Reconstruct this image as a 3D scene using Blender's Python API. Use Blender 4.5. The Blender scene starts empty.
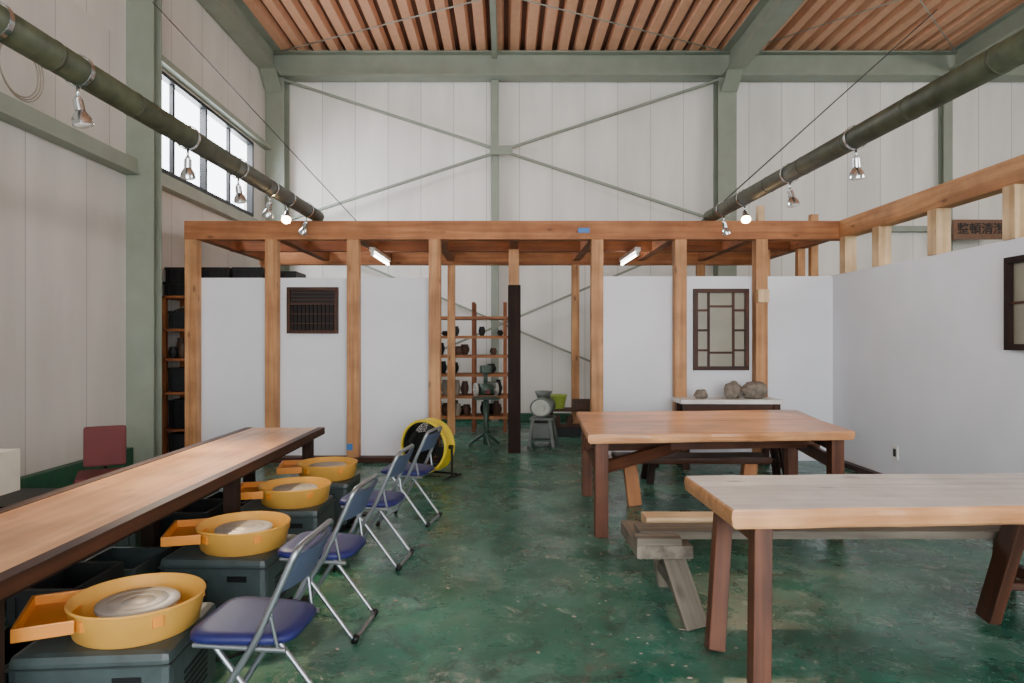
import bpy, bmesh, math, random
from mathutils import Vector, Matrix, noise
random.seed(7)
C = bpy.context.scene.collection

def s(r, g, b):
    def f(c):
        c /= 255.0
        return c/12.92 if c <= 0.04045 else ((c+0.055)/1.055)**2.4
    return (f(r), f(g), f(b), 1.0)

# ---------------------------------------------------------------- materials
def newmat(name):
    m = bpy.data.materials.new(name); m.use_nodes = True
    nt = m.node_tree
    b = nt.nodes['Principled BSDF']
    return m, nt, b

def plain(name, col, rough=0.5, metal=0.0, var=0.12, scale=6.0, emis=0.0, bump=0.0, spec=0.5):
    m, nt, b = newmat(name)
    N, L = nt.nodes, nt.links
    b.inputs['Roughness'].default_value = rough
    b.inputs['Metallic'].default_value = metal
    b.inputs['Specular IOR Level'].default_value = spec
    tc = N.new('ShaderNodeTexCoord')
    nz = N.new('ShaderNodeTexNoise'); nz.inputs['Scale'].default_value = scale; nz.inputs['Detail'].default_value = 5
    L.new(tc.outputs['Object'], nz.inputs['Vector'])
    r = N.new('ShaderNodeValToRGB')
    r.color_ramp.elements[0].position = 0.3; r.color_ramp.elements[1].position = 0.7
    r.color_ramp.elements[0].color = tuple(c*(1-var) for c in col[:3])+(1,)
    r.color_ramp.elements[1].color = tuple(min(1, c*(1+var)) for c in col[:3])+(1,)
    L.new(nz.outputs['Fac'], r.inputs['Fac']); L.new(r.outputs['Color'], b.inputs['Base Color'])
    if emis > 0:
        b.inputs['Emission Color'].default_value = col
        b.inputs['Emission Strength'].default_value = emis
    if bump > 0:
        bp = N.new('ShaderNodeBump'); bp.inputs['Strength'].default_value = bump; bp.inputs['Distance'].default_value = 0.02
        L.new(nz.outputs['Fac'], bp.inputs['Height']); L.new(bp.outputs['Normal'], b.inputs['Normal'])
    return m

_w = {}
def wood(key, axis='Z'):
    k = key+axis
    if k in _w: return _w[k]
    c1, c2, kn, rough = WOODS[key]
    m, nt, b = newmat('wood_'+k)
    N, L = nt.nodes, nt.links
    tc = N.new('ShaderNodeTexCoord'); oi = N.new('ShaderNodeObjectInfo')
    mul = N.new('ShaderNodeMath'); mul.operation = 'MULTIPLY'; mul.inputs[1].default_value = 37.0
    L.new(oi.outputs['Random'], mul.inputs[0])
    add = N.new('ShaderNodeVectorMath'); add.operation = 'ADD'
    L.new(tc.outputs['Object'], add.inputs[0]); L.new(mul.outputs[0], add.inputs[1])
    mp = N.new('ShaderNodeMapping')
    sc = {'X': (0.9, 18, 18), 'Y': (18, 0.9, 18), 'Z': (18, 18, 0.9)}[axis]
    mp.inputs['Scale'].default_value = sc
    L.new(add.outputs[0], mp.inputs['Vector'])
    nz = N.new('ShaderNodeTexNoise'); nz.inputs['Scale'].default_value = 1.0; nz.inputs['Detail'].default_value = 8
    nz.inputs['Distortion'].default_value = 0.5
    L.new(mp.outputs[0], nz.inputs['Vector'])
    r = N.new('ShaderNodeValToRGB')
    r.color_ramp.elements[0].position = 0.28; r.color_ramp.elements[1].position = 0.72
    r.color_ramp.elements[0].color = c1; r.color_ramp.elements[1].color = c2
    L.new(nz.outputs['Fac'], r.inputs['Fac'])
    mp2 = N.new('ShaderNodeMapping')
    mp2.inputs['Scale'].default_value = {'X': (2.0, 5, 5), 'Y': (5, 2.0, 5), 'Z': (5, 5, 2.0)}[axis]
    L.new(add.outputs[0], mp2.inputs['Vector'])
    vo = N.new('ShaderNodeTexVoronoi'); vo.inputs['Scale'].default_value = 1.2
    L.new(mp2.outputs[0], vo.inputs['Vector'])
    r2 = N.new('ShaderNodeValToRGB')
    r2.color_ramp.elements[0].position = 0.05; r2.color_ramp.elements[1].position = 0.15
    r2.color_ramp.elements[0].color = (kn, kn, kn, 1); r2.color_ramp.elements[1].color = (0, 0, 0, 1)
    L.new(vo.outputs['Distance'], r2.inputs['Fac'])
    mx = N.new('ShaderNodeMix'); mx.data_type = 'RGBA'
    L.new(r2.outputs['Color'], mx.inputs['Factor']); L.new(r.outputs['Color'], mx.inputs[6])
    mx.inputs[7].default_value = tuple(c*0.4 for c in c1[:3])+(1,)
    n3 = N.new('ShaderNodeTexNoise'); n3.inputs['Scale'].default_value = 3.0; n3.inputs['Detail'].default_value = 8
    L.new(add.outputs[0], n3.inputs['Vector'])
    r3 = N.new('ShaderNodeValToRGB'); r3.color_ramp.elements[0].position = .35; r3.color_ramp.elements[1].position = .65
    lo = .80 if key == 'dusty' else .70
    r3.color_ramp.elements[0].color = (lo, lo-.02, lo-.04, 1); r3.color_ramp.elements[1].color = (1.05, 1.05, 1.05, 1)
    L.new(n3.outputs['Fac'], r3.inputs['Fac'])
    m2 = N.new('ShaderNodeMix'); m2.data_type = 'RGBA'; m2.blend_type = 'MULTIPLY'; m2.inputs['Factor'].default_value = 1
    L.new(mx.outputs[2], m2.inputs[6]); L.new(r3.outputs['Color'], m2.inputs[7])
    L.new(m2.outputs[2], b.inputs['Base Color'])
    b.inputs['Roughness'].default_value = rough
    if key in ('dark', 'brown', 'redbrown'): b.inputs['Specular IOR Level'].default_value = .3
    bp = N.new('ShaderNodeBump'); bp.inputs['Strength'].default_value = 0.2; bp.inputs['Distance'].default_value = 0.01
    L.new(nz.outputs['Fac'], bp.inputs['Height']); L.new(bp.outputs['Normal'], b.inputs['Normal'])
    _w[k] = m
    return m

WOODS = {
 'fir':    (s(168, 112, 68), s(214, 162, 110), 0.8, 0.6),
 'firdark':(s(146, 86, 48), s(194, 132, 82), 0.7, 0.65),
 'loft':   (s(118, 62, 28), s(166, 98, 50), 0.7, 0.65),
 'pale':   (s(204, 168, 122), s(236, 208, 166), 0.7, 0.55),
 'brown':  (s(48, 27, 18), s(88, 52, 34), 0.3, 0.5),
 'redbrown':(s(68, 39, 27), s(118, 72, 50), 0.4, 0.5),
 'dark':   (s(26, 14, 10), s(50, 28, 20), 0.2, 0.75),
 'dusty':  (s(216, 212, 204), s(254, 253, 251), 0.7, 0.4),
 'slab':   (s(184, 124, 80), s(228, 172, 122), 0.6, 0.3),
 'table':  (s(206, 140, 88), s(242, 192, 138), 0.4, 0.28),
 'grey':   (s(76, 70, 62), s(134, 124, 110), 0.5, 0.8),
}

def joints(name, col, axis, pitch, rough=0.6, stain=0.12):
    m, nt, b = newmat(name)
    N, L = nt.nodes, nt.links
    tc = N.new('ShaderNodeTexCoord'); sp = N.new('ShaderNodeSeparateXYZ')
    L.new(tc.outputs['Object'], sp.inputs[0])
    md = N.new('ShaderNodeMath'); md.operation = 'PINGPONG'; md.inputs[1].default_value = pitch/2
    L.new(sp.outputs[axis], md.inputs[0])
    lt = N.new('ShaderNodeMath'); lt.operation = 'LESS_THAN'; lt.inputs[1].default_value = 0.006
    L.new(md.outputs[0], lt.inputs[0])
    dv = N.new('ShaderNodeMath'); dv.operation = 'DIVIDE'; dv.inputs[1].default_value = pitch
    L.new(sp.outputs[axis], dv.inputs[0])
    fl = N.new('ShaderNodeMath'); fl.operation = 'FLOOR'; L.new(dv.outputs[0], fl.inputs[0])
    wn = N.new('ShaderNodeTexWhiteNoise'); wn.noise_dimensions = '1D'; L.new(fl.outputs[0], wn.inputs['W'])
    mp = N.new('ShaderNodeMapping'); mp.inputs['Scale'].default_value = (2.2, 2.2, 0.5)
    L.new(tc.outputs['Object'], mp.inputs[0])
    nz = N.new('ShaderNodeTexNoise'); nz.inputs['Scale'].default_value = 1.2; nz.inputs['Detail'].default_value = 8
    L.new(mp.outputs[0], nz.inputs['Vector'])
    ad = N.new('ShaderNodeMath'); ad.operation = 'MULTIPLY_ADD'; ad.inputs[1].default_value = 0.3
    L.new(wn.outputs['Value'], ad.inputs[0]); L.new(nz.outputs['Fac'], ad.inputs[2])
    r = N.new('ShaderNodeValToRGB')
    r.color_ramp.elements[0].position = 0.3; r.color_ramp.elements[1].position = 0.95
    r.color_ramp.elements[0].color = tuple(c*(1-stain) for c in col[:3])+(1,)
    r.color_ramp.elements[1].color = tuple(min(1, c*(1+stain)) for c in col[:3])+(1,)
    L.new(ad.outputs[0], r.inputs['Fac'])
    mx = N.new('ShaderNodeMix'); mx.data_type = 'RGBA'
    L.new(lt.outputs[0], mx.inputs['Factor']); L.new(r.outputs['Color'], mx.inputs[6])
    mx.inputs[7].default_value = tuple(c*0.6 for c in col[:3])+(1,)
    L.new(mx.outputs[2], b.inputs['Base Color'])
    b.inputs['Roughness'].default_value = rough
    return m

def floor_mat():
    m, nt, b = newmat('painted_green_concrete')
    N, L = nt.nodes, nt.links
    tc = N.new('ShaderNodeTexCoord')
    def nz(scale, det, rough=0.6, dist=0.0, off=0.0):
        mp = N.new('ShaderNodeMapping'); mp.inputs['Location'].default_value = (off, off*.7, 0)
        L.new(tc.outputs['Object'], mp.inputs[0])
        n = N.new('ShaderNodeTexNoise'); n.inputs['Scale'].default_value = scale; n.inputs['Detail'].default_value = det
        n.inputs['Roughness'].default_value = rough; n.inputs['Distortion'].default_value = dist
        L.new(mp.outputs[0], n.inputs['Vector']); return n
    def ramp(src, p0, p1, c0, c1):
        r = N.new('ShaderNodeValToRGB'); e = r.color_ramp.elements
        e[0].position = p0; e[1].position = p1; e[0].color = c0; e[1].color = c1
        L.new(src.outputs['Fac'], r.inputs['Fac']); return r
    def mix(f, a, bcol):
        x = N.new('ShaderNodeMix'); x.data_type = 'RGBA'
        L.new(f.outputs['Color'], x.inputs['Factor']); L.new(a, x.inputs[6])
        x.inputs[7].default_value = bcol; return x.outputs[2]
    K = (0, 0, 0, 1)
    g = lambda v: (v, v, v, 1)
    base = ramp(nz(1.1, 8, 0.65, 0.4), 0.35, 0.66, s(20, 80, 64), s(50, 118, 98))
    o = base.outputs['Color']
    o = mix(ramp(nz(1.5, 10, 0.75, 0.8, 3), 0.47, 0.64, K, g(.55)), o, s(108, 144, 130))
    o = mix(ramp(nz(3.2, 10, 0.8, 1.2, 9), 0.52, 0.60, K, g(.65)), o, s(20, 54, 45))
    o = mix(ramp(nz(3.8, 12, 0.88, 0.6, 5), 0.55, 0.60, K, g(.7)), o, s(158, 168, 154))
    o = mix(ramp(nz(18, 8, 0.8, 0.2, 7), 0.60, 0.66, K, g(.8)), o, s(196, 196, 184))
    o = mix(ramp(nz(2.2, 12, 0.8, 2.0, 14), 0.56, 0.63, K, g(.65)), o, s(84, 84, 72))
    L.new(o, b.inputs['Base Color'])
    rr = ramp(nz(2.5, 8, .7), 0.35, 0.65, g(.17), g(.42))
    L.new(rr.outputs['Color'], b.inputs['Roughness'])
    bp = N.new('ShaderNodeBump'); bp.inputs['Strength'].default_value = 0.2; bp.inputs['Distance'].default_value = 0.01
    n = nz(12, 8, .7); L.new(n.outputs['Fac'], bp.inputs['Height']); L.new(bp.outputs['Normal'], b.inputs['Normal'])
    return m

M_floor = floor_mat()
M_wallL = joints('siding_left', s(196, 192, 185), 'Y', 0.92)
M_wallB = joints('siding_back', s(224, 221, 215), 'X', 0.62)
M_plaster = plain('white_plaster', s(228, 231, 238), 0.7, var=0.03, scale=2)
M_steel = plain('pale_green_steel', s(134, 142, 128), 0.5, var=0.08, scale=3)
M_steel2 = plain('pale_tie_rod', s(160, 160, 150), 0.5)
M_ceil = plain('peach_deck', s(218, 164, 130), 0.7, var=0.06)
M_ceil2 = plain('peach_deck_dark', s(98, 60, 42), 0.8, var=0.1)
M_curb = plain('green_curb', s(24, 80, 54), 0.5, var=0.2)
M_black = plain('black_plastic', s(18, 18, 20), 0.5, spec=.3)
M_frame = plain('black_frame', s(18, 20, 22), 0.5, spec=.3)
M_olive = plain('olive_bamboo', s(62, 66, 48), 0.55, var=0.4, scale=9, bump=0.1)
M_chrome = plain('chrome', s(200, 202, 205), 0.22, 1.0, var=0.03)
M_tube = plain('grey_steel_tube', s(150, 156, 162), 0.32, 0.8, var=0.05)
M_blue = plain('navy_vinyl', s(34, 37, 90), 0.45, var=0.1, spec=.3)
M_blueg = plain('grey_blue_back', s(74, 84, 108), 0.5, var=0.1, spec=.3)
M_yellow = plain('yellow_plastic', s(212, 158, 70), 0.4, var=0.14, scale=4)
M_orange = plain('orange_tray', s(220, 138, 46), 0.4, var=0.1, scale=4)
M_box = plain('grey_green_enamel', s(56, 68, 69), 0.45, var=0.3, scale=9)
M_head = plain('clay_dusted_alloy', s(180, 178, 172), 0.45, 0.3, var=0.14, scale=12)
M_wire = plain('dark_wire', s(50, 54, 52), 0.5)
M_fanY = plain('fan_yellow', s(215, 190, 50), 0.4, var=0.05)
M_maroon = plain('maroon_cloth', s(92, 40, 40), 0.8)
M_cream = plain('cream_plastic', s(220, 214, 196), 0.5, var=0.05)
M_stone = plain('stone', s(128, 118, 106), 0.9, var=0.4, scale=14, bump=0.5)
M_glassb = plain('frosted_beige_glass', s(140, 136, 120), 0.3, var=0.12, scale=3)
M_tubeL = plain('fluorescent', (1, 0.97, 0.9, 1), 0.5, var=0, emis=18)
M_bulbW = plain('lit_bulb', (1, 0.66, 0.32, 1), 0.5, var=0, emis=45)
M_bulbO = plain('unlit_bulb', s(226, 226, 222), 0.2, var=0.02)
M_mach = plain('machine_green', s(52, 70, 60), 0.45, var=0.15)
M_machg = plain('machine_grey', s(92, 98, 92), 0.45, var=0.15)
M_machw = plain('machine_dusty', s(172, 174, 164), 0.5, var=0.15)
M_lime = plain('lime_plastic', s(140, 158, 60), 0.45)
M_pot = plain('clay_pot', s(78, 52, 38), 0.6, var=0.3)
M_potg = plain('grey_pot', s(140, 130, 116), 0.5, var=0.2)
M_sticker = plain('blue_label', s(60, 120, 190), 0.5)
M_signw = plain('sign_ink', s(16, 10, 8), 0.6)
M_sign = plain('sign_board', s(112, 78, 54), 0.6, var=.15)
M_white = plain('white_ceramic', s(225, 225, 222), 0.3, var=0.02)
M_bin = plain('dark_grey_bin', s(34, 36, 38), 0.5, spec=.3)

# ---------------------------------------------------------------- helpers
def finish(me, name, mat, parent, smooth=False):
    if mat is not None and len(me.materials) == 0: me.materials.append(mat)
    o = bpy.data.objects.new(name, me); C.objects.link(o)
    if parent: o.parent = parent
    if smooth:
        for p in me.polygons: p.use_smooth = True
    return o

def empty(name, loc=(0, 0, 0), rz=0.0, parent=None):
    e = bpy.data.objects.new(name, None); C.objects.link(e)
    e.empty_display_size = 0.1
    e.location = loc; e.rotation_euler = (0, 0, rz)
    if parent: e.parent = parent
    return e

def mw(key): return isinstance(key, str) and key in WOODS

def box(name, x0, x1, y0, y1, z0, z1, mat, parent=None, bev=0.0):
    dx, dy, dz = abs(x1-x0), abs(y1-y0), abs(z1-z0)
    if mw(mat):
        ax = 'X' if dx >= dy and dx >= dz else ('Y' if dy >= dz else 'Z')
        mat = wood(mat, ax)
    bm = bmesh.new(); bmesh.ops.create_cube(bm, size=1)
    bmesh.ops.scale(bm, vec=(dx, dy, dz), verts=bm.verts)
    if bev > 0:
        bmesh.ops.bevel(bm, geom=bm.edges[:], offset=bev, segments=2, affect='EDGES', profile=0.6)
    me = bpy.data.meshes.new(name); bm.to_mesh(me); bm.free()
    o = finish(me, name, mat, parent)
    o.location = ((x0+x1)/2, (y0+y1)/2, (z0+z1)/2)
    return o

def beam(name, p0, p1, w, h, mat, parent=None, bev=0.003):
    p0, p1 = Vector(p0), Vector(p1); d = p1-p0; L = d.length
    if mw(mat): mat = wood(mat, 'Z')
    bm = bmesh.new(); bmesh.ops.create_cube(bm, size=1)
    bmesh.ops.scale(bm, vec=(w, h, L), verts=bm.verts)
    if bev > 0: bmesh.ops.bevel(bm, geom=bm.edges[:], offset=bev, segments=1, affect='EDGES')
    me = bpy.data.meshes.new(name); bm.to_mesh(me); bm.free()
    o = finish(me, name, mat, parent)
    z = d.normalized()
    ref = Vector((1, 0, 0)) if abs(z.x) < 0.9 else Vector((0, 1, 0))
    y = z.cross(ref).normalized(); x = y.cross(z).normalized()
    o.matrix_local = Matrix.Translation((p0+p1)/2) @ Matrix((x, y, z)).transposed().to_4x4()
    return o

def cyl(name, p0, p1, r, mat, parent=None, seg=20, r2=None):
    p0, p1 = Vector(p0), Vector(p1); d = p1-p0
    bm = bmesh.new()
    bmesh.ops.create_cone(bm, cap_ends=True, segments=seg, radius1=r, radius2=r if r2 is None else r2, depth=d.length)
    me = bpy.data.meshes.new(name); bm.to_mesh(me); bm.free()
    for p in me.polygons: p.use_smooth = len(p.vertices) == 4
    o = finish(me, name, mat, parent)
    o.matrix_local = Matrix.Translation((p0+p1)/2) @ d.to_track_quat('Z', 'Y').to_matrix().to_4x4()
    return o

def lathe(name, prof, mat, parent=None, loc=(0, 0, 0), rot=(0, 0, 0), seg=40):
    bm = bmesh.new(); rings = []
    for r, z in prof:
        if r < 1e-5: rings.append([bm.verts.new((0, 0, z))])
        else: rings.append([bm.verts.new((r*math.cos(2*math.pi*i/seg), r*math.sin(2*math.pi*i/seg), z)) for i in range(seg)])
    for a, b in zip(rings, rings[1:]):
        for i in range(seg):
            j = (i+1) % seg
            if len(a) == 1 and len(b) > 1: bm.faces.new((a[0], b[j], b[i]))
            elif len(b) == 1 and len(a) > 1: bm.faces.new((a[i], a[j], b[0]))
            elif len(a) > 1: bm.faces.new((a[i], a[j], b[j], b[i]))
    bmesh.ops.recalc_face_normals(bm, faces=bm.faces[:])
    me = bpy.data.meshes.new(name); bm.to_mesh(me); bm.free()
    o = finish(me, name, mat, parent, True)
    o.location = loc; o.rotation_euler = rot
    m = o.modifiers.new('es', 'EDGE_SPLIT'); m.split_angle = math.radians(40)
    return o

def tube(name, pts, r, mat, parent=None, cyclic=False, smooth=False):
    cu = bpy.data.curves.new(name, 'CURVE'); cu.dimensions = '3D'
    cu.bevel_depth = r; cu.bevel_resolution = 3; cu.use_fill_caps = True
    sp = cu.splines.new('NURBS' if smooth else 'POLY'); sp.points.add(len(pts)-1)
    for i, p in enumerate(pts): sp.points[i].co = (*p, 1)
    sp.use_cyclic_u = cyclic
    if smooth: sp.order_u = 3; sp.use_endpoint_u = not cyclic; cu.resolution_u = 8
    tmp = bpy.data.objects.new('tmp', cu)
    me = bpy.data.meshes.new_from_object(tmp)
    bpy.data.objects.remove(tmp); bpy.data.curves.remove(cu)
    me.name = name
    return finish(me, name, mat, parent, True)

def round_path(pts, rad, n=5):
    pts = [Vector(p) for p in pts]; out = [pts[0]]
    for a, b, c in zip(pts, pts[1:], pts[2:]):
        u = (a-b).normalized(); v = (c-b).normalized()
        p, q = b+u*rad, b+v*rad
        for i in range(n+1):
            t = i/n
            out.append(p*(1-t)**2 + b*2*t*(1-t) + q*t*t)
    out.append(pts[-1]); return [tuple(p) for p in out]

def slab(name, corners, z0, z1, key, axis, parent=None, wav=0.02, wavy=(0, 2), sidekey=None, seed=0):
    out = []
    for i in range(4):
        a, b = Vector(corners[i]), Vector(corners[(i+1) % 4]); n = 22 if i in wavy else 6
        nrm = Vector((b.y-a.y, a.x-b.x)).normalized()
        for k in range(n):
            t = k/n; p = a.lerp(b, t)
            if i in wavy:
                f = math.sin(math.pi*t)**0.3
                p = p + nrm*wav*f*(noise.noise(Vector((t*4+seed*9.1, i*3.3, seed)))*1.5+0.4*noise.noise(Vector((t*14, i, seed))))
            out.append(p)
    cx = sum(p.x for p in out)/len(out); cy = sum(p.y for p in out)/len(out)
    bm = bmesh.new()
    def ring(z, off):
        vs = []
        for p in out:
            d = Vector((p.x-cx, p.y-cy)); d2 = d*(1-off/d.length)
            vs.append(bm.verts.new((d2.x, d2.y, z)))
        return vs
    h = z1-z0
    rs = [ring(-h/2, 0.02), ring(-h/2+0.012, 0.006), ring(h*0.1, 0.0), ring(h/2-0.008, 0.003), ring(h/2, 0.011)]
    for a, b in zip(rs, rs[1:]):
        for i in range(len(a)):
            j = (i+1) % len(a); f = bm.faces.new((a[i], a[j], b[j], b[i])); f.material_index = 1
    bm.faces.new(rs[-1]); bm.faces.new(list(reversed(rs[0])))
    bmesh.ops.recalc_face_normals(bm, faces=bm.faces[:])
    me = bpy.data.meshes.new(name); bm.to_mesh(me); bm.free()
    me.materials.append(wood(key, axis)); me.materials.append(wood(sidekey or key, axis))
    o = finish(me, name, None, parent); o.location = (cx, cy, (z0+z1)/2)
    return o

def hcol(x, y, z0, z1, w, dep, mat, e):
    t = 0.018
    box('flange_front', x-w/2, x+w/2, y-dep/2, y-dep/2+t, z0, z1, mat, e)
    box('flange_back', x-w/2, x+w/2, y+dep/2-t, y+dep/2, z0, z1, mat, e)
    box('web', x-t/2, x+t/2, y-dep/2+t, y+dep/2-t, z0, z1, mat, e)

# ---------------------------------------------------------------- room shell
XL, XR, YB, YF, ZC = -4.42, 12.4, 12.9, -4.0, 6.84
box('floor', XL-0.2, XR+0.2, YF-0.2, YB+0.2, -0.1, 0, M_floor)
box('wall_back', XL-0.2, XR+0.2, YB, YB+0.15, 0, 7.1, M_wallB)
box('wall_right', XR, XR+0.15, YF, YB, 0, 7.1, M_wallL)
WY0, WY1, WZ0, WZ1 = 8.22, 11.95, 3.68, 4.98
wl = empty('wall_left')
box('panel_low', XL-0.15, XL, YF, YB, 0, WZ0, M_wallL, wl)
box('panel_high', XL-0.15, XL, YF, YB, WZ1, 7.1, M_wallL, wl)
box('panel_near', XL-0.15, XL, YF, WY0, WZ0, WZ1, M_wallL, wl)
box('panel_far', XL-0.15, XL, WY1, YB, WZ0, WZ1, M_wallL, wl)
wf = empty('wall_front')
box('panel_a', XL, -2.6, YF-0.15, YF, 0, 7.1, M_wallB, wf)
box('panel_b', 5.2, XR, YF-0.15, YF, 0, 7.1, M_wallB, wf)
box('panel_c', -2.6, 5.2, YF-0.15, YF, 4.6, 7.1, M_wallB, wf)

def deck():
    bm = bmesh.new(); pitch = 0.30; x = XL-0.1; prof = []
    while x < XR+0.1:
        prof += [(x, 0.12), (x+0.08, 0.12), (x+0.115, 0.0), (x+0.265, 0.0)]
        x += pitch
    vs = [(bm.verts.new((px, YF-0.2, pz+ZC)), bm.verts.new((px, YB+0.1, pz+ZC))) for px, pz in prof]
    for i in range(len(vs)-1):
        f = bm.faces.new((vs[i][0], vs[i][1], vs[i+1][1], vs[i+1][0]))
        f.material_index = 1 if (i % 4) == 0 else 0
    me = bpy.data.meshes.new('ceiling'); bm.to_mesh(me); bm.free()
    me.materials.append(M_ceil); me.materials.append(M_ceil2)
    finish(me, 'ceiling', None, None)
deck()
box('roof', XL-0.2, XR+0.2, YF-0.2, YB+0.2, ZC+0.2, ZC+0.3, M_steel)

sf = empty('steel_frame')
hcol(-4.26, 8.06, 0, ZC, 0.32, 0.20, M_steel, sf)
hcol(-4.25, -1.0, 0, ZC, 0.32, 0.30, M_steel, sf)
hcol(-4.24, 12.73, 0, 6.37, 0.34, 0.30, M_steel, sf)
hcol(4.10, 12.73, 0, 6.37, 0.34, 0.30, M_steel, sf)
hcol(8.25, 12.79, 0, 6.37, 0.16, 0.18, M_steel, sf)
hcol(-0.19, 12.79, 0, 6.37, 0.14, 0.18, M_steel, sf)
box('beam_web', -4.4, XR, 12.64, 12.665, 6.41, 6.80, M_steel, sf)
box('beam_lower_flange', -4.4, XR, 12.5, 12.84, 6.38, 6.41, M_steel, sf)
box('beam_upper_flange', -4.4, XR, 12.5, 12.84, 6.80, 6.83, M_steel, sf)
box('beam_girt', -4.4, XR, 12.75, 12.9, 3.56, 3.66, M_steel, sf)
for x, w, z in ((-4.25, 0.3, 6.40), (4.12, 0.3, 6.38), (8.25, 0.2, 6.5), (-0.19, 0.10, 6.70)):
    y1 = 12.49
    box('rafter_web', x-0.012, x+0.012, YF, y1, z+.01, ZC-.03, M_steel, sf)
    box('rafter_flange', x-w/2, x+w/2, YF, y1, z-0.02, z+0.01, M_steel, sf)
    box('rafter_flange_top', x-w/2, x+w/2, YF, y1, ZC-0.03, ZC-0.005, M_steel, sf)
    if w > 0.25: beam('haunch', (x, 12.55, 6.1), (x, 12.2, z), w*.95, 0.03, M_steel, sf, 0)
def brace(p0, p1): beam('brace', p0, p1, 0.07, 0.04, M_steel, sf, 0)
brace((-4.1, 12.67, 6.35), (4.0, 12.67, 3.72)); brace((4.0, 12.63, 6.35), (-4.1, 12.63, 3.72))
brace((-4.1, 12.67, 3.55), (4.0, 12.67, 0.1)); brace((4.0, 12.63, 3.55), (-4.1, 12.63, 0.1))
box('gusset', -.28, .14, 12.60, 12.612, 4.95, 5.12, M_steel, sf)
for a, b in (((-4.2, 12.4, 6.74), (4.1, 8.2, 6.74)), ((-4.2, 8.2, 6.74), (4.1, 12.4, 6.74)), ((4.2, 12.4, 6.74), (8.2, 8.2, 6.74)), ((4.2, 8.2, 6.74), (8.2, 12.4, 6.74))):
    cyl('roof_tie', a, b, 0.011, M_steel2, sf, 8)
z = 3.53
box('girt_near', -4.42, -4.28, YF, 7.95, z-0.09, z+0.09, M_steel, sf)
box('girt_near_lip', -4.28, -4.25, YF, 7.95, z-0.09, z-0.07, M_steel, sf)
box('girt_far', -4.42, -4.28, 8.17, 12.55, z-0.08, z+0.08, M_steel, sf)
box('girt_top', -4.42, -4.3, 8.17, 12.55, 5.02, 5.10, M_steel, sf)
tube('stay_wire', [(-4.1, 7.94, 5.45), (-1.85, 8.5, 3.0)], 0.006, M_wire, sf)
tube('stay_wire', [(2.45, 8.5, 3.0), (6.9, 10.9, 6.8)], 0.009, M_wire, sf)
box('trim_1', XL, XL+0.1, YF, 7.94, 0, 0.27, M_curb, None, 0.01)
box('trim_2', -4.05, XR, YB-0.12, YB, 0, 0.15, M_curb, None, 0.01)

wi = empty('window_1')
def wf_box(y0, y1, z0, z1, x0=-4.50, x1=-4.40): box('frame', x0, x1, y0, y1, z0, z1, M_frame, wi)
wf_box(WY0, WY1, WZ0, WZ0+0.05); wf_box(WY0, WY1, WZ1-0.05, WZ1)
for y in (WY0, WY1-0.06): wf_box(y, y+0.06, WZ0+0.05, WZ1-0.05)
step = (WY1-WY0)/4
for k in (1, 2, 3): wf_box(WY0+k*step-0.03, WY0+k*step+0.03, WZ0+0.05, WZ1-0.05, -4.49 if k != 2 else -4.5, -4.44 if k != 2 else -4.41)
def panemat():
    m, nt, b = newmat('clear_glass'); N, L = nt.nodes, nt.links
    nt.nodes.remove(b)
    t = N.new('ShaderNodeBsdfTransparent'); t.inputs['Color'].default_value = (.97, .98, 1, 1)
    g = N.new('ShaderNodeBsdfGlossy'); g.inputs['Roughness'].default_value = .05
    mx = N.new('ShaderNodeMixShader'); mx.inputs[0].default_value = .03
    L.new(t.outputs[0], mx.inputs[1]); L.new(g.outputs[0], mx.inputs[2]); L.new(mx.outputs[0], N['Material Output'].inputs['Surface'])
    return m
box('pane', -4.47, -4.462, WY0+0.03, WY1-0.03, WZ0+0.03, WZ1-0.03, panemat(), wi)

# ---------------------------------------------------------------- timber partition room
tf = empty('timber_frame')
PX = [-3.88, -2.89, -1.88, -0.87, 1.14, 2.17, 3.17]
for i, x in enumerate(PX):
    w = 0.073
    box('post_%d' % (i+1), x-w, x+w, 8.42, 8.56, 0.07 if i < 4 else 0, 2.76, 'fir', tf, 0.004)
box('front_beam', -3.96, 4.22, 8.42, 8.57, 2.76, 2.99, 'firdark', tf, 0.005)
box('sill', -3.96, -0.80, 8.42, 8.57, 0, 0.07, 'brown', tf)
box('post_inner', 0.05, 0.19, 9.34, 9.48, 0, 2.76, 'fir', tf)
box('beam_back', -3.96, 4.22, 11.0, 11.15, 2.74, 2.99, 'firdark', tf)
box('beam_mid', -3.96, 4.22, 9.82, 9.94, 2.80, 2.98, 'loft', tf)
for i, x in enumerate([-3.88, -2.89, -1.88, -0.87, 0.12, 1.14, 2.17, 3.17, 4.15]):
    box('joist_%d' % i, x-0.06, x+0.06, 8.57, 11.0, 2.80, 2.99, 'loft', tf)
for y in (8.95, 9.4, 10.3, 10.7):
    box('batten', -3.9, 4.1, y, y+.08, 2.985, 3.03, 'fir', tf)
for x in (-3.88, -0.87, 1.14, 3.17, 4.15):
    box('post_back', x-0.06, x+0.06, 11.02, 11.14, 0, 2.74, 'fir', tf)
for x, y, z in ((4.15, 9.6, 2.8), (4.38, 9.7, 3.3), (3.7, 9.7, 2.8)):
    box('post_stub', x-0.05, x+0.05, y-0.05, y+0.05, 0, z, 'fir', tf)
box('post_stub_top', 3.13, 3.21, 8.44, 8.52, 2.99, 3.18, 'pale', tf)
box('side_beam', 4.12, 4.26, 2.0, 8.42, 2.77, 2.99, 'fir', tf, 0.005)
for y in (8.3, 7.56, 6.56, 5.56, 4.56, 3.56, 2.56):
    box('side_post', 4.10, 4.24, y-0.07, y+0.07, 2.33, 2.77, 'pale', tf, 0.004)
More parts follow.
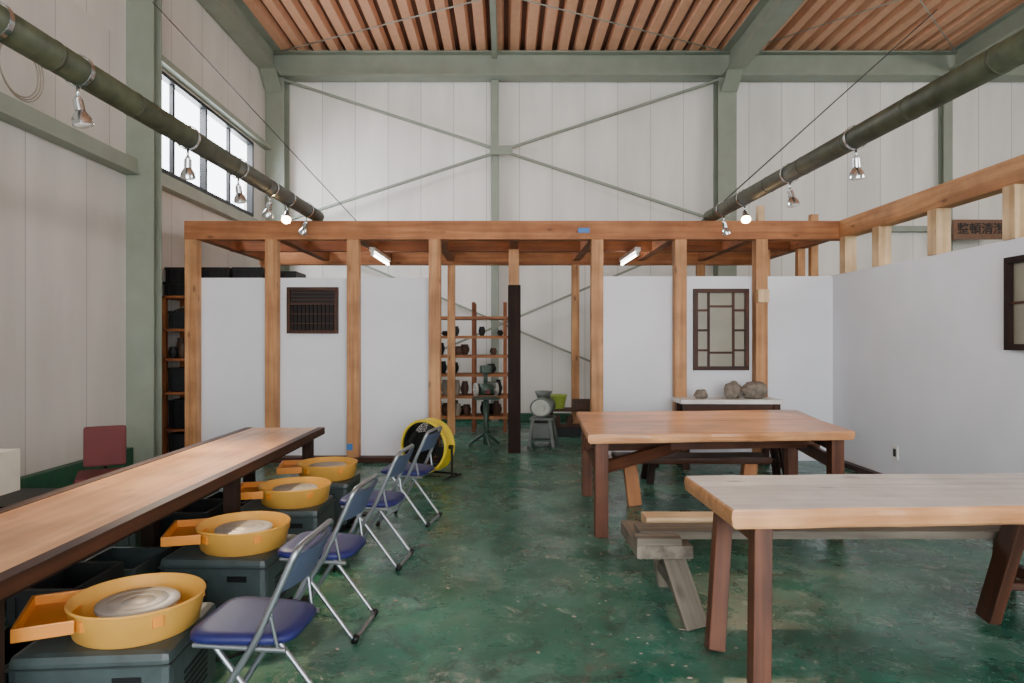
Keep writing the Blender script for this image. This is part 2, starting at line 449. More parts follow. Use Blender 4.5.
box('wood_junction', 3.10, 3.24, 8.36, 8.42, 1.98, 2.14, 'pale', tf, 0.004)  # small wooden junction on the post
box('label', 0.90, 1.04, 8.41, 8.42, 2.84, 2.90, M_sticker, tf)
box('label_small', -1.95, -1.88, 8.41, 8.42, 0.16, 0.24, M_sticker, tf)
pw = empty('wall_partition')
box('panel_left', -3.95, -0.87, 8.58, 8.66, 0, 2.30, M_plaster, pw)
box('panel_right', 1.14, 4.13, 8.58, 8.66, 0, 2.32, M_plaster, pw)
box('wall_side', 4.12, 4.24, 2.0, 8.66, 0, 2.33, M_plaster)
box('trim_3', 4.04, 4.12, 2.0, 8.4, 0, 0.06, 'brown')
box('dark_post', 0.04, 0.21, 9.16, 9.32, 0, 2.26, 'dark', None, 0.008)
lw = empty('lattice_window')
x0, x1, z0, z1 = -2.73, -2.09, 1.60, 2.18
box('back', x0+0.02, x1-0.02, 8.565, 8.578, z0+0.02, z1-0.02, M_black, lw)  # black sheet stands in for the shaded depth of the opening
for a in ((x0, x1, z0, z0+.04), (x0, x1, z1-.04, z1), (x0, x0+.04, z0+.04, z1-.04), (x1-.04, x1, z0+.04, z1-.04)):
    box('frame', a[0], a[1], 8.53, 8.578, a[2], a[3], 'brown', lw)
box('transom', x0+.04, x1-.04, 8.535, 8.565, z0+.36, z0+.385, 'brown', lw)
for k in range(11):
    x = x0+.07+k*0.05; box('slat', x-.009, x+.009, 8.545, 8.565, z0+.04, z0+.36, 'dark', lw)
for k in range(3): box('rail', x0+.04, x1-.04, 8.548, 8.562, z0+.42+k*.045, z0+.43+k*.045, 'brown', lw)
for k in (.12, .24): box('rail_low', x0+.04, x1-.04, 8.542, 8.560, z0+k, z0+k+.012, 'brown', lw)
rw = empty('muntin_window')
x0, x1, z0, z1 = 2.36, 3.05, 1.14, 2.16
box('glass', x0+.02, x1-.02, 8.562, 8.578, z0+.02, z1-.02, M_glassb, rw)
for a in ((x0, x1, z0, z0+.05), (x0, x1, z1-.05, z1), (x0, x0+.05, z0+.05, z1-.05), (x1-.05, x1, z0+.05, z1-.05)):
    box('frame', a[0], a[1], 8.52, 8.578, a[2], a[3], 'brown', rw)
mv = (x0+.19, x1-.19)
for x in mv: box('muntin_v', x-.014, x+.014, 8.542, 8.562, z0+.05, z1-.05, 'brown', rw)
for a, b, z in ((x0+.05, mv[0], z0+.75), (mv[1], x1-.05, z0+.75), (x0+.05, mv[0], z0+.5), (mv[1], x1-.05, z0+.5), (x0+.05, mv[0], z0+.25), (mv[1], x1-.05, z0+.25), (mv[0], mv[1], z0+.8), (mv[0], mv[1], z0+.22)):
    box('muntin_h', a, b, 8.544, 8.560, z-.014, z+.014, 'brown', rw)
sw = empty('side_window')
y0, y1, z0, z1 = 4.65, 5.56, 1.43, 2.18
box('glass', 4.105, 4.118, y0+.02, y1-.02, z0+.02, z1-.02, M_glassb, sw)
for a in ((y0, y1, z0, z0+0.05), (y0, y1, z1-0.05, z1), (y0, y0+.05, z0+0.05, z1-0.05), (y1-.05, y1, z0+0.05, z1-0.05)):
    box('frame', 4.06, 4.118, a[0], a[1], a[2], a[3], 'dark', sw)
for y in (4.95, 5.25): box('muntin', 4.085, 4.105, y-.01, y+.01, z0+.05, z1-.05, 'brown', sw)
box('muntin', 4.085, 4.105, y0+.05, y1-.05, 1.8, 1.82, 'brown', sw)
ol = empty('wall_outlet')
box('plate', 4.105, 4.118, 7.14, 7.24, 0.26, 0.40, M_white, ol, 0.003)
box('socket', 4.098, 4.105, 7.17, 7.21, 0.29, 0.37, M_black, ol)

sg = empty('wooden_sign')
box('board', 8.16, 9.16, 12.42, 12.46, 3.36, 3.72, M_sign, sg, 0.006)
tc = bpy.data.curves.new('t', 'FONT'); tc.body = '整頓清潔'; tc.size = 0.22; tc.align_x = 'CENTER'; tc.align_y = 'CENTER'; tc.extrude = 0.003; tc.offset = 0.002
tmp = bpy.data.objects.new('tmp', tc); C.objects.link(tmp)
me = bpy.data.meshes.new_from_object(tmp.evaluated_get(bpy.context.evaluated_depsgraph_get())); bpy.data.objects.remove(tmp)
if len(me.vertices):
    me.materials.clear(); o = finish(me, 'lettering', M_signw, sg); o.location = (8.66, 12.41, 3.54); o.rotation_euler = (math.pi/2, 0, 0)
box('hanger', 8.24, 8.28, 12.46, 12.69, 3.5, 3.6, M_steel, sg)

# ---------------------------------------------------------------- poles, spot lamps
def pole(name, x, zf, zn, yn):
    e = empty(name)
    cyl('culm', (x, yn, zn), (x, 8.62, zf), 0.078, M_olive, e, 28)
    n = 9
    for i in range(n):
        t = (i+0.5)/n; y = yn+(8.62-yn)*t; z = zn+(zf-zn)*t
        cyl('node', (x, y-.010, z), (x, y+.010, z), 0.0805, M_olive, e, 28)
    cyl('bore', (x, 8.621, zf), (x, 8.625, zf), 0.06, M_black, e)
    return e
pole('bamboo_pole', -2.36, 3.075, 2.96, 1.6)
pole('bamboo_pole', 2.58, 3.075, 2.93, 1.6)
def lamp(x, y, z, lit=False, tilt=(0.3, 0.2), sc=1.0):
    e = empty('spot_lamp', (x, y, z))
    lathe('clamp', [(0.084, -0.015), (0.09, -0.015), (0.09, 0.015), (0.084, 0.015), (0.084, -0.015)], M_chrome, e, (0, 0, 0), (math.pi/2, 0, 0), 24)
    cyl('stem', (0, 0, -0.085), (0, 0, -0.15), 0.009, M_chrome, e)
    lathe('joint', [(0, .02), (.016, .012), (.02, 0), (.016, -.012), (0, -.02)], M_chrome, e, (0, 0, -0.155), seg=16)
    g = empty('head', (0, 0, -.16), 0, e); g.rotation_euler = (tilt[0], tilt[1], 0); g.scale = (sc,)*3
    lathe('socket', [(0, 0.0), (.026, 0), (.028, -.06), (.02, -.062), (.02, -.06)], M_chrome, g, seg=20)
    lathe('reflector', [(.022, -.058), (.03, -.07), (.048, -.10), (.053, -.125), (.054, -.14), (.049, -.138), (.04, -.11), (.0, -.10)], M_chrome, g, seg=28)
    lathe('bulb', [(0.047, -.134), (.045, -.142), (.03, -.150), (0, -.153)], M_bulbW if lit else M_bulbO, g, seg=24)
zl = lambda y, a, b: a+(b-a)*(y-1.6)/(8.62-1.6)
for y, lit, t in ((3.15, 0, (0, .5)), (3.77, 0, (.1, -.15)), (5.08, 0, (.2, .1)), (6.04, 0, (.1, -.1)), (6.85, 0, (.3, .3)), (7.4, 1, (-.8, -.2)), (8.1, 0, (.3, .4))):
    lamp(-2.36, y, zl(y, 2.96, 3.075), bool(lit), t)
for y, lit, t in ((5.02, 0, (.1, -.1)), (6.18, 0, (-.1, -.2)), (7.35, 1, (-.8, .2)), (8.05, 0, (.2, -.3))):
    lamp(2.58, y, zl(y, 2.93, 3.075), bool(lit), t)
cc = empty('cable_coil')
for k in range(3):
    r = 0.24+0.02*k
    tube('loop', [(-4.27+0.012*k, 6.0+r*math.cos(a*math.pi/12), 3.9+r*math.sin(a*math.pi/12)) for a in range(24)], 0.006, M_potg, cc, cyclic=True)
for x in (-1.82, 1.82):
    e = empty('fluorescent_light')
    box('housing', x-.04, x+.04, 9.35, 10.65, 2.74, 2.795, M_white, e, .004)
    cyl('tube', (x, 9.38, 2.70), (x, 10.62, 2.70), 0.017, M_tubeL, e, 16)
    for y in (9.37, 10.63): box('cap', x-.02, x+.02, y-.015, y+.015, 2.68, 2.74, M_white, e)

# ---------------------------------------------------------------- left long table
lt = empty('long_work_table')
TX0, TX1, TY0, TY1, TZ = -2.26, -1.57, 0.3, 5.95, 0.75
box('top', TX0+.06, TX1-.06, TY0, TY1, TZ-.05, TZ, 'table', lt, .003)
box('rim_right', TX1-.06, TX1, TY0, TY1, TZ-.055, TZ+.004, 'brown', lt, .003)
box('rim_left', TX0, TX0+.06, TY0, TY1, TZ-.055, TZ+.004, 'brown', lt, .003)
for x in (TX0+.09, TX1-.13): box('rail', x-.02, x+.02, TY0+.1, TY1-.08, TZ-.12, TZ-.05, 'dark', lt)
for y in (0.6, 2.2, 4.2, 5.82):
    for x in (TX0+.08, TX1-.11): box('leg', x-.04, x+.04, y-.04, y+.04, 0, TZ-.05, 'dark', lt, .004)
    box('cross', TX0+.08, TX1-.1, y-.03, y+.03, .18, .26, 'dark', lt)

# ---------------------------------------------------------------- pottery wheels
plain_panel = plain('wheel_panel', s(40, 48, 48), 0.4)
def wheel(x, y, rz=0.0, trot=0.0):
    e = empty('pottery_wheel', (x, y, 0), rz)
    bx0, bx1 = -.34, .22
    box('body', bx0, bx1, -.25, .25, .05, .385, M_box, e, .03)
    box('top_seam', bx0-.004, bx1+.004, -.254, .254, .335, .342, plain_panel, e)
    box('plinth', bx0+.03, bx1-.03, -.22, .22, .0, .05, M_black, e)
    box('handle_slot', bx1-.2, bx1-.1, -.254, -.249, .27, .30, M_black, e)
    box('panel', bx0+.08, bx0+.26, -.254, -.249, .10, .28, plain_panel, e)
    box('switch', bx0+.14, bx0+.19, -.262, -.254, .20, .25, M_black, e)
    for k in range(6): box('vent', bx1, bx1+.003, -.12, .12, .12+k*.025, .132+k*.025, M_black, e)
    lathe('splash_pan', [(0.03, .395), (.195, .395), (.212, .41), (.232, .505), (.240, .512), (.245, .505), (.240, .495), (.222, .395), (.21, .385), (.03, .386)], M_yellow, e, seg=56)
    for a in (.6, 2.5, 4.2, 5.4):
        o = box('pan_clip', .236, .252, -.02, .02, .45, .49, M_orange, None, .004); o.parent = e
        o.matrix_local = Matrix.Rotation(a, 4, 'Z') @ Matrix.Translation((.236, 0, .47))
    cyl('shaft', (0, 0, .38), (0, 0, .465), .035, M_tube, e)
    lathe('wheel_head', [(0, .466), (.145, .466), (.15, .47), (.15, .482), (.145, .486), (.11, .486), (.108, .483), (.104, .486), (.06, .486), (.058, .483), (.054, .486), (0, .486)], M_head, e, seg=56)
    g = empty('side_tray', (0, 0, 0), trot, e)
    box('tray_floor', -.37, -.20, -.17, .16, .455, .468, M_orange, g, .004)
    box('tray_wall_1', -.38, -.365, -.175, .165, .455, .505, M_orange, g, .004)
    box('tray_wall_2', -.38, -.19, -.182, -.168, .455, .505, M_orange, g, .004)
    box('tray_wall_3', -.38, -.19, .155, .169, .455, .505, M_orange, g, .004)
    for px in (-.2, .18):
        for py in (-.18, .18): cyl('foot', (px, py, 0), (px, py, .03), .025, M_black, e, 12)
    box('pedal', .25, .34, .02, .12, .05, .07, M_black, e, .005)
    box('pedal_arm', .21, .26, .05, .09, .05, .065, M_black, e)
    tube('cable', [(-.33, .2, .12), (-.42, .22, .02), (-.5, .3, .01), (-.62, .2, .01)], .006, M_black, e, smooth=True)
    tube('hose', [(.1, .24, .3), (.05, .34, .12), (-.1, .40, .02), (-.3, .36, .02), (-.5, .44, .02)], .009, M_black, e, smooth=True)
for x, y, r, t in ((-1.44, 2.68, .08, .35), (-1.43, 3.74, -.04, .3), (-1.46, 4.75, .02, .2), (-1.46, 5.62, 0, .2)):
    wheel(x, y, r, t)

# ---------------------------------------------------------------- folding chairs (face -X)
def fchair(x, y, rz):
    e = empty('folding_chair', (x, y, 0), rz)
    W = .20
    up = round_path([(-.22, -W, .012), (.05, -W, .44), (.20, -W, .77), (.20, W, .77), (.05, W, .44), (-.22, W, .012)], .05)
    tube('main_frame', up, .0125, M_tube, e)
    tube('rear_legs', round_path([(-.12, -W+.03, .41), (.19, -W+.03, .012), (.19, W-.03, .012), (-.12, W-.03, .41)], .04), .0115, M_tube, e)
    tube('front_bar', [(-.20, -W, .04), (-.20, W, .04)], .009, M_tube, e)
    for sy in (-1, 1):
        tube('seat_rail', [(-.19, sy*(W-.02), .41), (.15, sy*(W-.02), .40)], .010, M_tube, e)
        tube('link', [(.1, sy*(W-.005), .53), (.12, sy*(W-.02), .41)], .007, M_tube, e)
        for p in ((-.22, sy*W, .012), (.19, sy*(W-.035), .012)):
            cyl('rubber_foot', (p[0]-.005, p[1], 0), (p[0]+.01, p[1], .035), .016, M_black, e, 12)
    bm = bmesh.new(); rings = []
    for (f, z) in ((.92, -.018), (1.0, -.010), (1.0, .008), (.95, .017), (.8, .022), (.5, .024), (.2, .025)):
        rr = []
        for i in range(40):
            a = 2*math.pi*i/40; ca, sa = math.cos(a), math.sin(a)
            k = (abs(ca)**5+abs(sa)**5)**(-.2)
            xx = ca*k*.195*f; yy = sa*k*.19*f*(1-.10*(xx/.195))
            rr.append(bm.verts.new((xx, yy, z)))
        rings.append(rr)
    for a, b in zip(rings, rings[1:]):
        for i in range(40): bm.faces.new((a[i], a[(i+1) % 40], b[(i+1) % 40], b[i]))
    bm.faces.new(rings[-1]); bm.faces.new(list(reversed(rings[0])))
    bmesh.ops.recalc_face_normals(bm, faces=bm.faces[:])
    me = bpy.data.meshes.new('seat'); bm.to_mesh(me); bm.free()
    o = finish(me, 'seat', M_blue, e, True); o.location = (-.03, 0, .430); o.rotation_euler = (0, .03, 0)
    bm = bmesh.new(); n = 12; cols = []
    for i in range(n+1):
        t = i/n*2-1; yy = t*(W-.008); bow = .035*(1-t*t)
        pts = []
        for zz, th in ((.61, -.008), (.745, -.008), (.745, .010), (.61, .010)):
            xx = .05+(zz-.44)*(.15/.33)+bow+th
            pts.append(bm.verts.new((xx, yy, zz)))
        cols.append(pts)
    for a, b in zip(cols, cols[1:]):
        for k in range(4): bm.faces.new((a[k], a[(k+1) % 4], b[(k+1) % 4], b[k]))
    bm.faces.new(cols[0]); bm.faces.new(cols[-1]); bmesh.ops.recalc_face_normals(bm, faces=bm.faces[:])
    me = bpy.data.meshes.new('backrest'); bm.to_mesh(me); bm.free()
    finish(me, 'backrest', M_blueg, e)
for x, y, r in ((-.92, 2.62, -.06), (-.92, 3.58, -.10), (-.87, 4.66, -.12), (-.78, 5.72, -.2)):
    fchair(x, y, r)

# ---------------------------------------------------------------- drum fan
fe = empty('floor_fan', (-.86, 7.6, 0), -.45)
R = .27; cz = .345
fr = (math.pi/2, 0, 0)
lathe('drum', [(R, -.10), (R+.022, -.10), (R+.028, -.08), (R+.01, -.05), (R+.01, .05), (R+.028, .08), (R+.022, .10), (R, .10), (R-.003, .08), (R-.003, -.08), (R, -.10)], M_fanY, fe, (0, 0, cz), fr, 48)
lathe('drum_lining', [(R-.006, -.085), (R-.006, .085), (R-.009, .085), (R-.009, -.085), (R-.006, -.085)], M_black, fe, (0, 0, cz), fr, 48)
lathe('motor_plate', [(0, .07), (.16, .07), (.16, .075), (0, .075)], M_black, fe, (0, 0, cz), fr, 32)
for sgn in (-1, 1):
    for rr in [.05+.018*i for i in range(13)]:
        tube('guard_ring', [(rr*math.cos(a*math.pi/16), sgn*.10, cz+rr*math.sin(a*math.pi/16)) for a in range(32)], .003, M_black, fe, cyclic=True)
    for k in range(12):
        a = k*math.pi/6
        tube('guard_spoke', [(.05*math.cos(a), sgn*.105, cz+.05*math.sin(a)), (R*math.cos(a), sgn*.10, cz+R*math.sin(a))], .003, M_black, fe)
cyl('hub', (0, -.11, cz), (0, .14, cz), .06, M_black, fe)
for k in range(4):
    a = k*math.pi/2+.4
    o = box('blade', -.075, .075, -.004, .004, .05, .235, M_wire, fe, .002)
    o.matrix_local = Matrix.Translation((0, 0, cz)) @ Matrix.Rotation(a, 4, 'Y') @ Matrix.Translation((0, 0, .145)) @ Matrix.Rotation(.5, 4, 'Z')
for sx in (-1, 1):
    tube('stand', [(sx*.31, 0, cz), (sx*.31, 0, .03), (sx*.31, -.2, .015), (sx*.31, .2, .015)], .013, M_black, fe)
    cyl('pivot', (sx*.318, 0, cz), (sx*.28, 0, cz), .025, M_black, fe)
tube('stand_bar', [(-.31, .12, .03), (.31, .12, .03)], .012, M_black, fe)

# ---------------------------------------------------------------- large plank table
t2 = empty('plank_table')
slab('top_front', [(.62, 5.12), (2.74, 5.34), (2.82, 6.12), (.66, 5.95)], .73, .80, 'slab', 'X', t2, .02, (0,), 'slab', 1)
slab('top_back', [(.662, 5.955), (2.825, 6.125), (3.0, 7.0), (.71, 6.8)], .735, .80, 'slab', 'X', t2, .02, (2,), 'slab', 2)
for x, y in ((.74, 5.26), (.80, 6.66), (2.66, 5.50), (2.85, 6.8)):
    box('leg', x-.05, x+.05, y-.05, y+.05, 0, .73, 'redbrown', t2, .005)
beam('apron_left', (.74, 5.3, .67), (.80, 6.62, .67), .05, .11, 'brown', t2)
beam('apron_right', (2.66, 5.5, .67), (2.85, 6.8, .67), .05, .11, 'brown', t2)
beam('stretcher_left', (.74, 5.3, .52), (.80, 6.62, .52), .05, .10, 'redbrown', t2)
beam('stretcher_right', (2.66, 5.5, .52), (2.85, 6.8, .52), .05, .10, 'redbrown', t2)
beam('stretcher_long', (.70, 6.0, .60), (2.85, 6.2, .60), .05, .12, 'redbrown', t2)
beam('stretcher_diag', (.76, 5.4, .50), (1.9, 6.5, .58), .05, .10, 'redbrown', t2)
def bench(name, x0, x1, y0, y1, z, key, legkey, seed):
    e = empty(name)
    slab('seat', [(x0, y0), (x1, y0), (x1, y1), (x0, y1)], z-.06, z, key, 'X', e, .015, (0, 2), key, seed)
    for x in (x0+.25, x1-.25):
        for y, sy in ((y0+.07, -1), (y1-.07, 1)):
            beam('leg', (x, y, z-.06), (x+(.08 if x > (x0+x1)/2 else -.08), y+sy*.05, 0.0), .07, .06, legkey, e)
        beam('rung', (x, y0+.03, .2), (x, y1-.03, .2), .04, .06, legkey, e)
    return e
bench('plank_bench', 1.35, 3.15, 7.15, 7.5, .60, 'brown', 'dark', 3)
b2 = empty('log_bench')
slab('seat', [(1.0, 6.12), (2.4, 6.12), (2.4, 6.42), (1.0, 6.42)], .40, .46, 'brown', 'X', b2, .015, (0, 2), 'brown', 4)
for x, dx in ((1.14, .05), (2.25, -.05)):
    beam('leg', (x, 6.27, .40), (x+dx, 6.27, 0), .12, .09, 'firdark', b2)

st = empty('stone_display_table')
box('top', 2.05, 3.25, 7.95, 8.38, .77, .82, 'dusty', st, .004)
for x in (2.12, 3.18):
    for y in (8.0, 8.33): box('leg', x-.035, x+.035, y-.035, y+.035, 0, .77, 'brown', st)
box('rail', 2.15, 3.15, 7.99, 8.02, .66, .77, 'brown', st)
def stone(x, y, z, sx, sy, sz, seed, mat=M_stone):
    bm = bmesh.new(); bmesh.ops.create_icosphere(bm, subdivisions=4, radius=1)
    for v in bm.verts:
        n = noise.noise(v.co*1.3+Vector((seed*5, 0, 0)))*.25+noise.noise(v.co*4+Vector((seed, 3, 0)))*.1
        v.co *= 1+n; v.co.x *= sx; v.co.y *= sy; v.co.z *= sz
    zm = min(v.co.z for v in bm.verts)
    for v in bm.verts: v.co.z = max(v.co.z, zm*.75)
    me = bpy.data.meshes.new('stone'); bm.to_mesh(me); bm.free()
    o = finish(me, 'stone', mat, None, True); o.location = (x, y, z-zm*.75+.0005)
stone(2.33, 8.12, .82, .08, .07, .06, 1); stone(2.72, 8.15, .82, .10, .09, .12, 2); stone(2.97, 8.12, .82, .15, .11, .115, 9)

# ---------------------------------------------------------------- near right slab table
t3 = empty('live_edge_table')
slab('top', [(.97, 2.92), (3.35, 3.02), (3.35, 3.78), (.96, 3.66)], .695, .78, 'dusty', 'X', t3, .022, (0, 2), 'slab', 5)
beam('leg_1', (1.13, 3.02, .695), (1.09, 2.93, 0), .08, .08, 'redbrown', t3)
beam('leg_2', (1.13, 3.52, .695), (1.02, 3.32, 0), .08, .08, 'redbrown', t3)
beam('cross_left', (1.13, 2.98, .65), (1.13, 3.56, .65), .06, .09, 'redbrown', t3)
beam('leg_3', (2.74, 3.60, .69), (2.60, 3.68, 0), .06, .12, 'brown', t3)
beam('leg_4', (2.80, 3.60, .69), (2.90, 3.62, 0), .06, .12, 'brown', t3)
beam('tie_right', (2.66, 3.66, .2), (2.86, 3.62, .2), .07, .04, 'brown', t3)
beam('cap_right', (2.77, 3.08, .65), (2.77, 3.68, .65), .12, .09, 'brown', t3)
b3 = empty('trestle_bench')
box('plank_back', .82, 3.15, 3.96, 4.12, .42, .475, 'pale', b3, .004)
box('plank_front', .74, 3.1, 3.74, 3.92, .415, .460, 'grey', b3, .006)
box('beam_end', .70, 1.0, 3.62, 4.14, .345, .415, 'grey', b3, .006)
box('block_end', .70, .94, 3.62, 3.73, .415, .455, 'grey', b3, .006)
for x in (.92, 2.98):
    k = 'grey' if x < 2 else 'brown'
    beam('leg', (x-.02, 3.76, .38), (x+.08, 3.56 if x < 2 else 3.72, 0), .12, .06, k, b3)
    beam('leg', (x-.02, 4.02, .38), (x+.08, 4.20, 0), .12, .06, k, b3)
    beam('rung', (x+.02, 3.70, .16), (x+.02, 4.12, .16), .05, .07, k, b3)
box('cap', 2.88, 3.12, 3.70, 4.14, .345, .415, 'brown', b3, .006)

# ---------------------------------------------------------------- shelving behind partition at left
def crate(x0, x1, y0, y1, z0, z1, mat=M_black, name='plastic_crate', parent=None):
    e = empty(name, parent=parent)
    t = .015
    box('base', x0, x1, y0, y1, z0, z0+t, mat, e)
    box('side_1', x0, x0+t, y0, y1, z0+t, z1, mat, e); box('side_2', x1-t, x1, y0, y1, z0+t, z1, mat, e)
    box('side_3', x0+t, x1-t, y0, y0+t, z0+t, z1, mat, e); box('side_4', x0+t, x1-t, y1-t, y1, z0+t, z1, mat, e)
    box('rim_1', x0-.01, x1+.01, y0-.012, y0, z1-.03, z1, mat, e)
    n = 4
    for i in range(n):
        x = x0+(x1-x0)*(i+.5)/n; box('rib', x-.006, x+.006, y0-.008, y0, z0, z1-.03, mat, e)
    return e
def pot(x, y, z, r, h, mat, name='clay_pot', parent=None):
    lathe(name, [(0, 0), (r*.55, 0), (r*.95, h*.35), (r, h*.6), (r*.7, h*.9), (r*.78, h), (r*.68, h), (r*.6, h*.88), (r*.88, h*.58), (0, h*.1)], mat, parent, (x, y, z), seg=24)
sh = empty('storage_shelf')
SX0, SX1, SY0, SY1 = -4.36, -2.6, 8.74, 9.24
for x in (SX0, -3.5, SX1):
    for y in (SY0, SY1): box('upright', x-.03, x+.03, y-.03, y+.03, 0, 2.08, 'loft', sh)
ZS = (.35, .82, 1.25, 1.63, 2.05)
for z in ZS: box('board', SX0-.03, SX1+.03, SY0-.03, SY1+.03, z, z+.035, 'loft', sh)
box('back_board', SX0, SX1, SY1+.03, SY1+.045, .1, 2.05, 'dark', sh)
for i in range(4):
    x = -4.36+i*.43
    crate(x, x+.40, 8.73, 9.19, 2.09, 2.26, M_black, 'crate', sh); crate(x+.01, x+.39, 8.75, 9.19, 2.262, 2.45 if i < 3 else 2.40, M_black, 'crate', sh)
for z, h, m in ((.86, .30, M_bin), (.39, .36, M_black), (.01, .30, M_bin), (1.67, .22, M_bin)):
    crate(-4.31, -3.92, 8.75, 9.19, z, z+h, m, 'bin', sh)
for i in range(5):
    pot(-4.27+i*.12, 8.79, 1.29, .055, .14+.05*(i % 2), M_pot if i % 2 else M_bin, 'pot', sh); pot(-4.25+i*.12, 8.95, 1.29, .055, .26, M_pot, 'pot', sh)
for i in range(4): beam('rolled_tool', (-4.28+i*.1, 8.85, 1.88), (-4.22+i*.1, 9.1, 1.98), .04, .04, 'brown' if i % 2 else 'grey', sh)

# drying rack
dr = empty('drying_rack')
for x in (-1.35, -.52, .0):
    for y in (11.3, 11.75): box('upright', x-.03, x+.03, y-.03, y+.03, 0, 2.15, 'loft', dr)
ZR = (.22, .56, .92, 1.23, 1.55, 1.87)
for z in ZR:
    for k in range(3): box('board', -1.42, .06, 11.24+k*.19, 11.42+k*.19, z, z+.045, 'firdark', dr)
random.seed(3)
for z, h, pr in ((1.595, .16, .25), (1.275, .22, .35), (.965, .22, .5), (.605, .28, .9), (.265, .26, 1)):
    for yy in (11.4, 11.62):
        x = -1.26
        while x < -.08:
            r = random.uniform(.05, .09)
            if random.random() < pr and abs(x+.52) > .12: pot(x, yy, z, r, random.uniform(.5, 1)*h, random.choice((M_pot, M_potg, M_black, M_bin)), 'pot', dr)
            x += 2.2*r

# bench grinder on pedestal
bg = empty('pedestal_grinder', (-.27, 9.7, 0), .3)
for k in range(3):
    a = k*2.094+.5
    beam('foot', (0, 0, .22), (.26*math.cos(a), .26*math.sin(a), .02), .04, .03, M_mach, bg)
cyl('column', (0, 0, .05), (0, 0, .68), .04, M_mach, bg)
box('table', -.17, .17, -.13, .13, .68, .71, M_mach, bg, .005)
cyl('motor', (-.10, 0, .82), (.10, 0, .82), .085, M_mach, bg, 28)
for sx in (-1, 1):
    cyl('stone_wheel', (sx*.13, 0, .82), (sx*.165, 0, .82), .095, M_head, bg, 28)
    cyl('axle', (sx*.10, 0, .82), (sx*.18, 0, .82), .014, M_chrome, bg)
cyl('quill', (0, .02, .9), (0, .02, 1.05), .03, M_mach, bg); box('switch', -.03, .03, -.11, -.09, .76, .82, M_maroon, bg)
box('head_motor', -.07, .07, -.05, .10, 1.05, 1.16, M_mach, bg, .015)
# pug mill
pm = empty('pug_mill', (.55, 9.9, 0), -.2); pm.scale = (1.2, 1.15, 1.05)
for sx in (-1, 1):
    for sy in (-1, 1): beam('leg', (sx*.10, sy*.14, .36), (sx*.15, sy*.18, 0), .04, .04, M_machg, pm)
box('deck', -.14, .14, -.18, .18, .36, .39, M_machg, pm, .004)
cyl('barrel', (0, -.2, .53), (0, .2, .53), .13, M_machg, pm, 32)
lathe('faceplate', [(0, .03), (.05, .03), (.055, .01), (.10, .01), (.11, 0), (0, 0)], M_machw, pm, (0, -.2, .53), (math.pi/2, 0, 0))
cyl('hopper', (0, .05, .64), (0, .05, .74), .07, M_machg, pm, 24, .11)
box('motor', -.12, .12, -.14, .14, .1, .32, M_machg, pm, .02); box('motor_shelf', -.14, .14, -.16, .16, .07, .10, M_mach, pm)
lc = empty('low_cart')
box('deck', .70, 1.45, 10.7, 11.0, .40, .44, 'brown', lc)
for x in (.73, 1.42):
    for y in (10.73, 10.97): box('leg', x-.025, x+.025, y-.025, y+.025, 0, .40, 'dark', lc)
box('shelf', .72, 1.43, 10.72, 10.98, .15, .18, 'brown', lc)
lathe('lime_basket', [(0, 0), (.10, 0), (.14, .2), (.155, .205), (.15, .215), (.13, .2), (.095, .015), (0, .015)], M_lime, lc, (.84, 10.85, .44))
crate(1.08, 1.4, 10.74, 10.96, .44, .58, M_pot, 'clay_box', lc)
for i in range(3): pot(.82+i*.2, 10.8, .18, .06, .15, M_pot, 'pot', lc)
box('box_under', .78, 1.38, 10.74, 10.96, 0, .145, M_bin, lc, .01)

# ---------------------------------------------------------------- left side clutter
ch = empty('office_chair', (-3.14, 5.35, 0), .5)
o = box('backrest', -.15, .15, .14, .19, .50, .82, M_maroon, ch, .022)
o.rotation_euler = (-.12, 0, 0)
box('seat', -.19, .19, -.24, .18, .42, .48, M_maroon, ch, .025)
tube('back_bar', round_path([(0, 0, .40), (0, .22, .40), (0, .20, .66)], .05), .014, M_black, ch)
cyl('column', (0, 0, .1), (0, 0, .42), .025, M_black, ch)
for k in range(5):
    a = k*1.2566; p = (.26*math.cos(a), .26*math.sin(a))
    beam('spoke', (0, 0, .11), (p[0], p[1], .07), .04, .03, M_black, ch)
    cyl('caster', (p[0]-.015, p[1], .03), (p[0]+.015, p[1], .03), .03, M_black, ch, 16)
sd = empty('side_cabinet')
box('body', -4.0, -3.2, 4.5, 5.0, .04, .40, M_box, sd, .01); box('top', -4.03, -3.17, 4.47, 5.03, .40, .42, M_black, sd, .003)
box('base', -3.97, -3.23, 4.53, 4.97, 0, .04, M_black, sd)
for k in range(2): box('drawer', -3.97+.37*k, -3.63+.37*k, 4.49, 4.5, .09, .36, plain_panel, sd)
crate(-3.86, -3.53, 4.75, 4.97, .421, .72, M_cream, 'cream_bin', sd)
for i, (x, y, w, h, m) in enumerate(((-2.05, 5.1, .35, .34, M_black), (-2.02, 3.6, .34, .36, M_box), (-2.0, 2.75, .26, .28, M_black), (-2.75, 4.0, .3, .4, M_black), (-2.05, 4.5, .34, .42, M_bin), (-2.7, 3.2, .4, .3, M_bin), (-2.02, 3.16, .3, .42, M_bin), (-2.75, 4.9, .4, .35, M_box), (-2.6, 5.6, .35, .4, M_bin))):
    crate(x-w/2, x+w/2, y-.19, y+.19, 0, h, m, 'storage_bin')
cb = empty('floor_cables')
for k in range(6):
    y = 2.3+k*.55
    tube('cable', [(-1.85, y, .01), (-1.8+.1*math.sin(k), y+.2, .01), (-1.2-.1*(k % 2), y+.33, .01), (-1.15, y+.6, .01), (-1.7, y+.7, .01)], .007, M_black, cb, smooth=True)

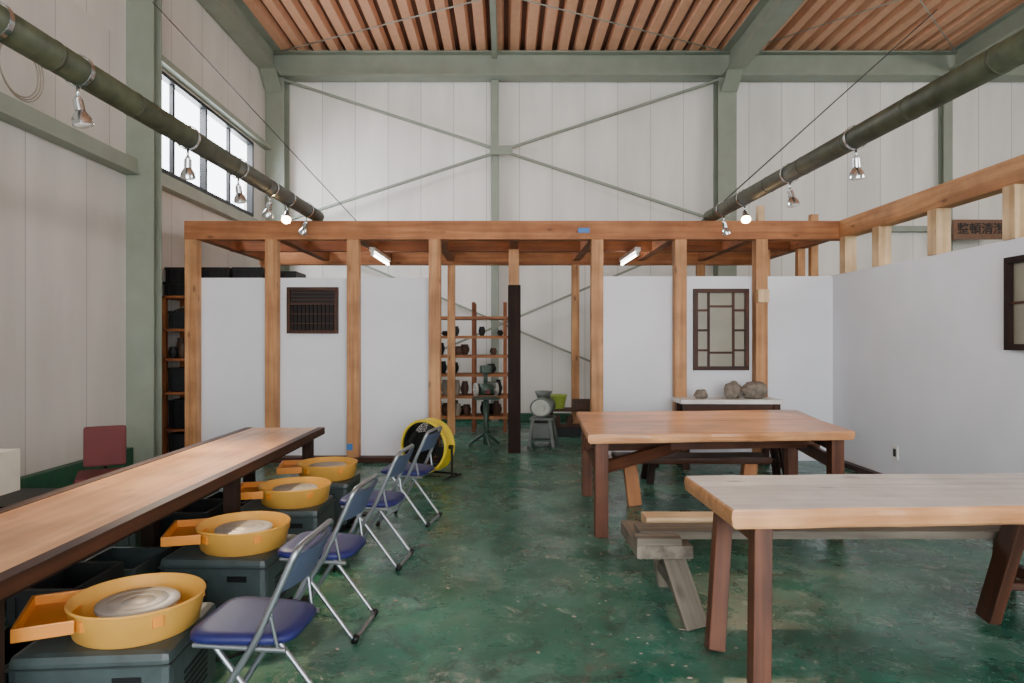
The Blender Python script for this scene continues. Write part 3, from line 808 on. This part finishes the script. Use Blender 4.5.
bm = bmesh.new()
random.seed(11)
for i in range(150):
    cx, cy, sp_ = random.choice(((.7, 3.4, .35), (1.0, 4.6, .6), (.3, 5.0, .8), (-.2, 6.2, .9), (-.6, 3.2, .5), (.9, 3.9, .4)))
    x = random.gauss(cx, sp_); y = random.gauss(cy, sp_)
    if y < 2.3 or x < -1.0 or x > 3.9: continue
    r = random.uniform(.003, .011)
    bmesh.ops.create_icosphere(bm, subdivisions=1, radius=r, matrix=Matrix.Translation((x, y, r*.35)) @ Matrix.Diagonal((random.uniform(.7, 1.6), 1, .4, 1)))
me = bpy.data.meshes.new('clay_crumbs'); bm.to_mesh(me); bm.free(); finish(me, 'clay_crumbs', M_potg, None)

# ---------------------------------------------------------------- lights & world
w = bpy.data.worlds.new('World'); bpy.context.scene.world = w; w.use_nodes = True
nt = w.node_tree; bg_ = nt.nodes['Background']
bg_.inputs['Color'].default_value = (.95, .975, 1, 1); bg_.inputs['Strength'].default_value = 9.0
def area(name, loc, target, sx, sy, power, col):
    l = bpy.data.lights.new(name, 'AREA'); l.shape = 'RECTANGLE'; l.size = sx; l.size_y = sy; l.energy = power; l.color = col
    o = bpy.data.objects.new(name, l); C.objects.link(o); o.location = loc
    o.rotation_euler = (Vector(target)-Vector(loc)).to_track_quat('-Z', 'Y').to_euler(); return o
area('daylight_doorway', (1.3, -3.9, 2.7), (1.0, 8, 3.0), 7.4, 3.6, 120, (1, .985, .96))
area('daylight_left_windows', (-4.75, 10.1, 4.9), (0, 9.8, 2.2), 3.6, .9, 420, (.97, .985, 1))
area('fill_right', (12.2, 5, 4.8), (2, 7, 2.8), 9, 1.8, 800, (1, .985, .96))  # added fill light from the right; wall_right has no windows
def spot(name, loc, target, power, ang=70):
    l = bpy.data.lights.new(name, 'SPOT'); l.energy = power; l.color = (1, .74, .46); l.spot_size = math.radians(ang); l.spot_blend = .8; l.shadow_soft_size = .05
    o = bpy.data.objects.new(name, l); C.objects.link(o); o.location = loc
    o.rotation_euler = (Vector(target)-Vector(loc)).to_track_quat('-Z', 'Y').to_euler()
spot('lamp_light_a', (-2.36, 5.0, 2.65), (-1.95, 4.2, .7), 340, 62)
spot('lamp_light_b', (2.5, 7.1, 2.65), (1.8, 6.0, .8), 130)

cam = bpy.data.cameras.new('camera'); co = bpy.data.objects.new('camera', cam); C.objects.link(co)
co.location = (0, 0, 1.5); co.rotation_euler = (math.pi/2, 0, 0)
cam.lens = 24; cam.sensor_width = 36; cam.shift_x = 0.0068; cam.clip_start = .05
bpy.context.scene.camera = co
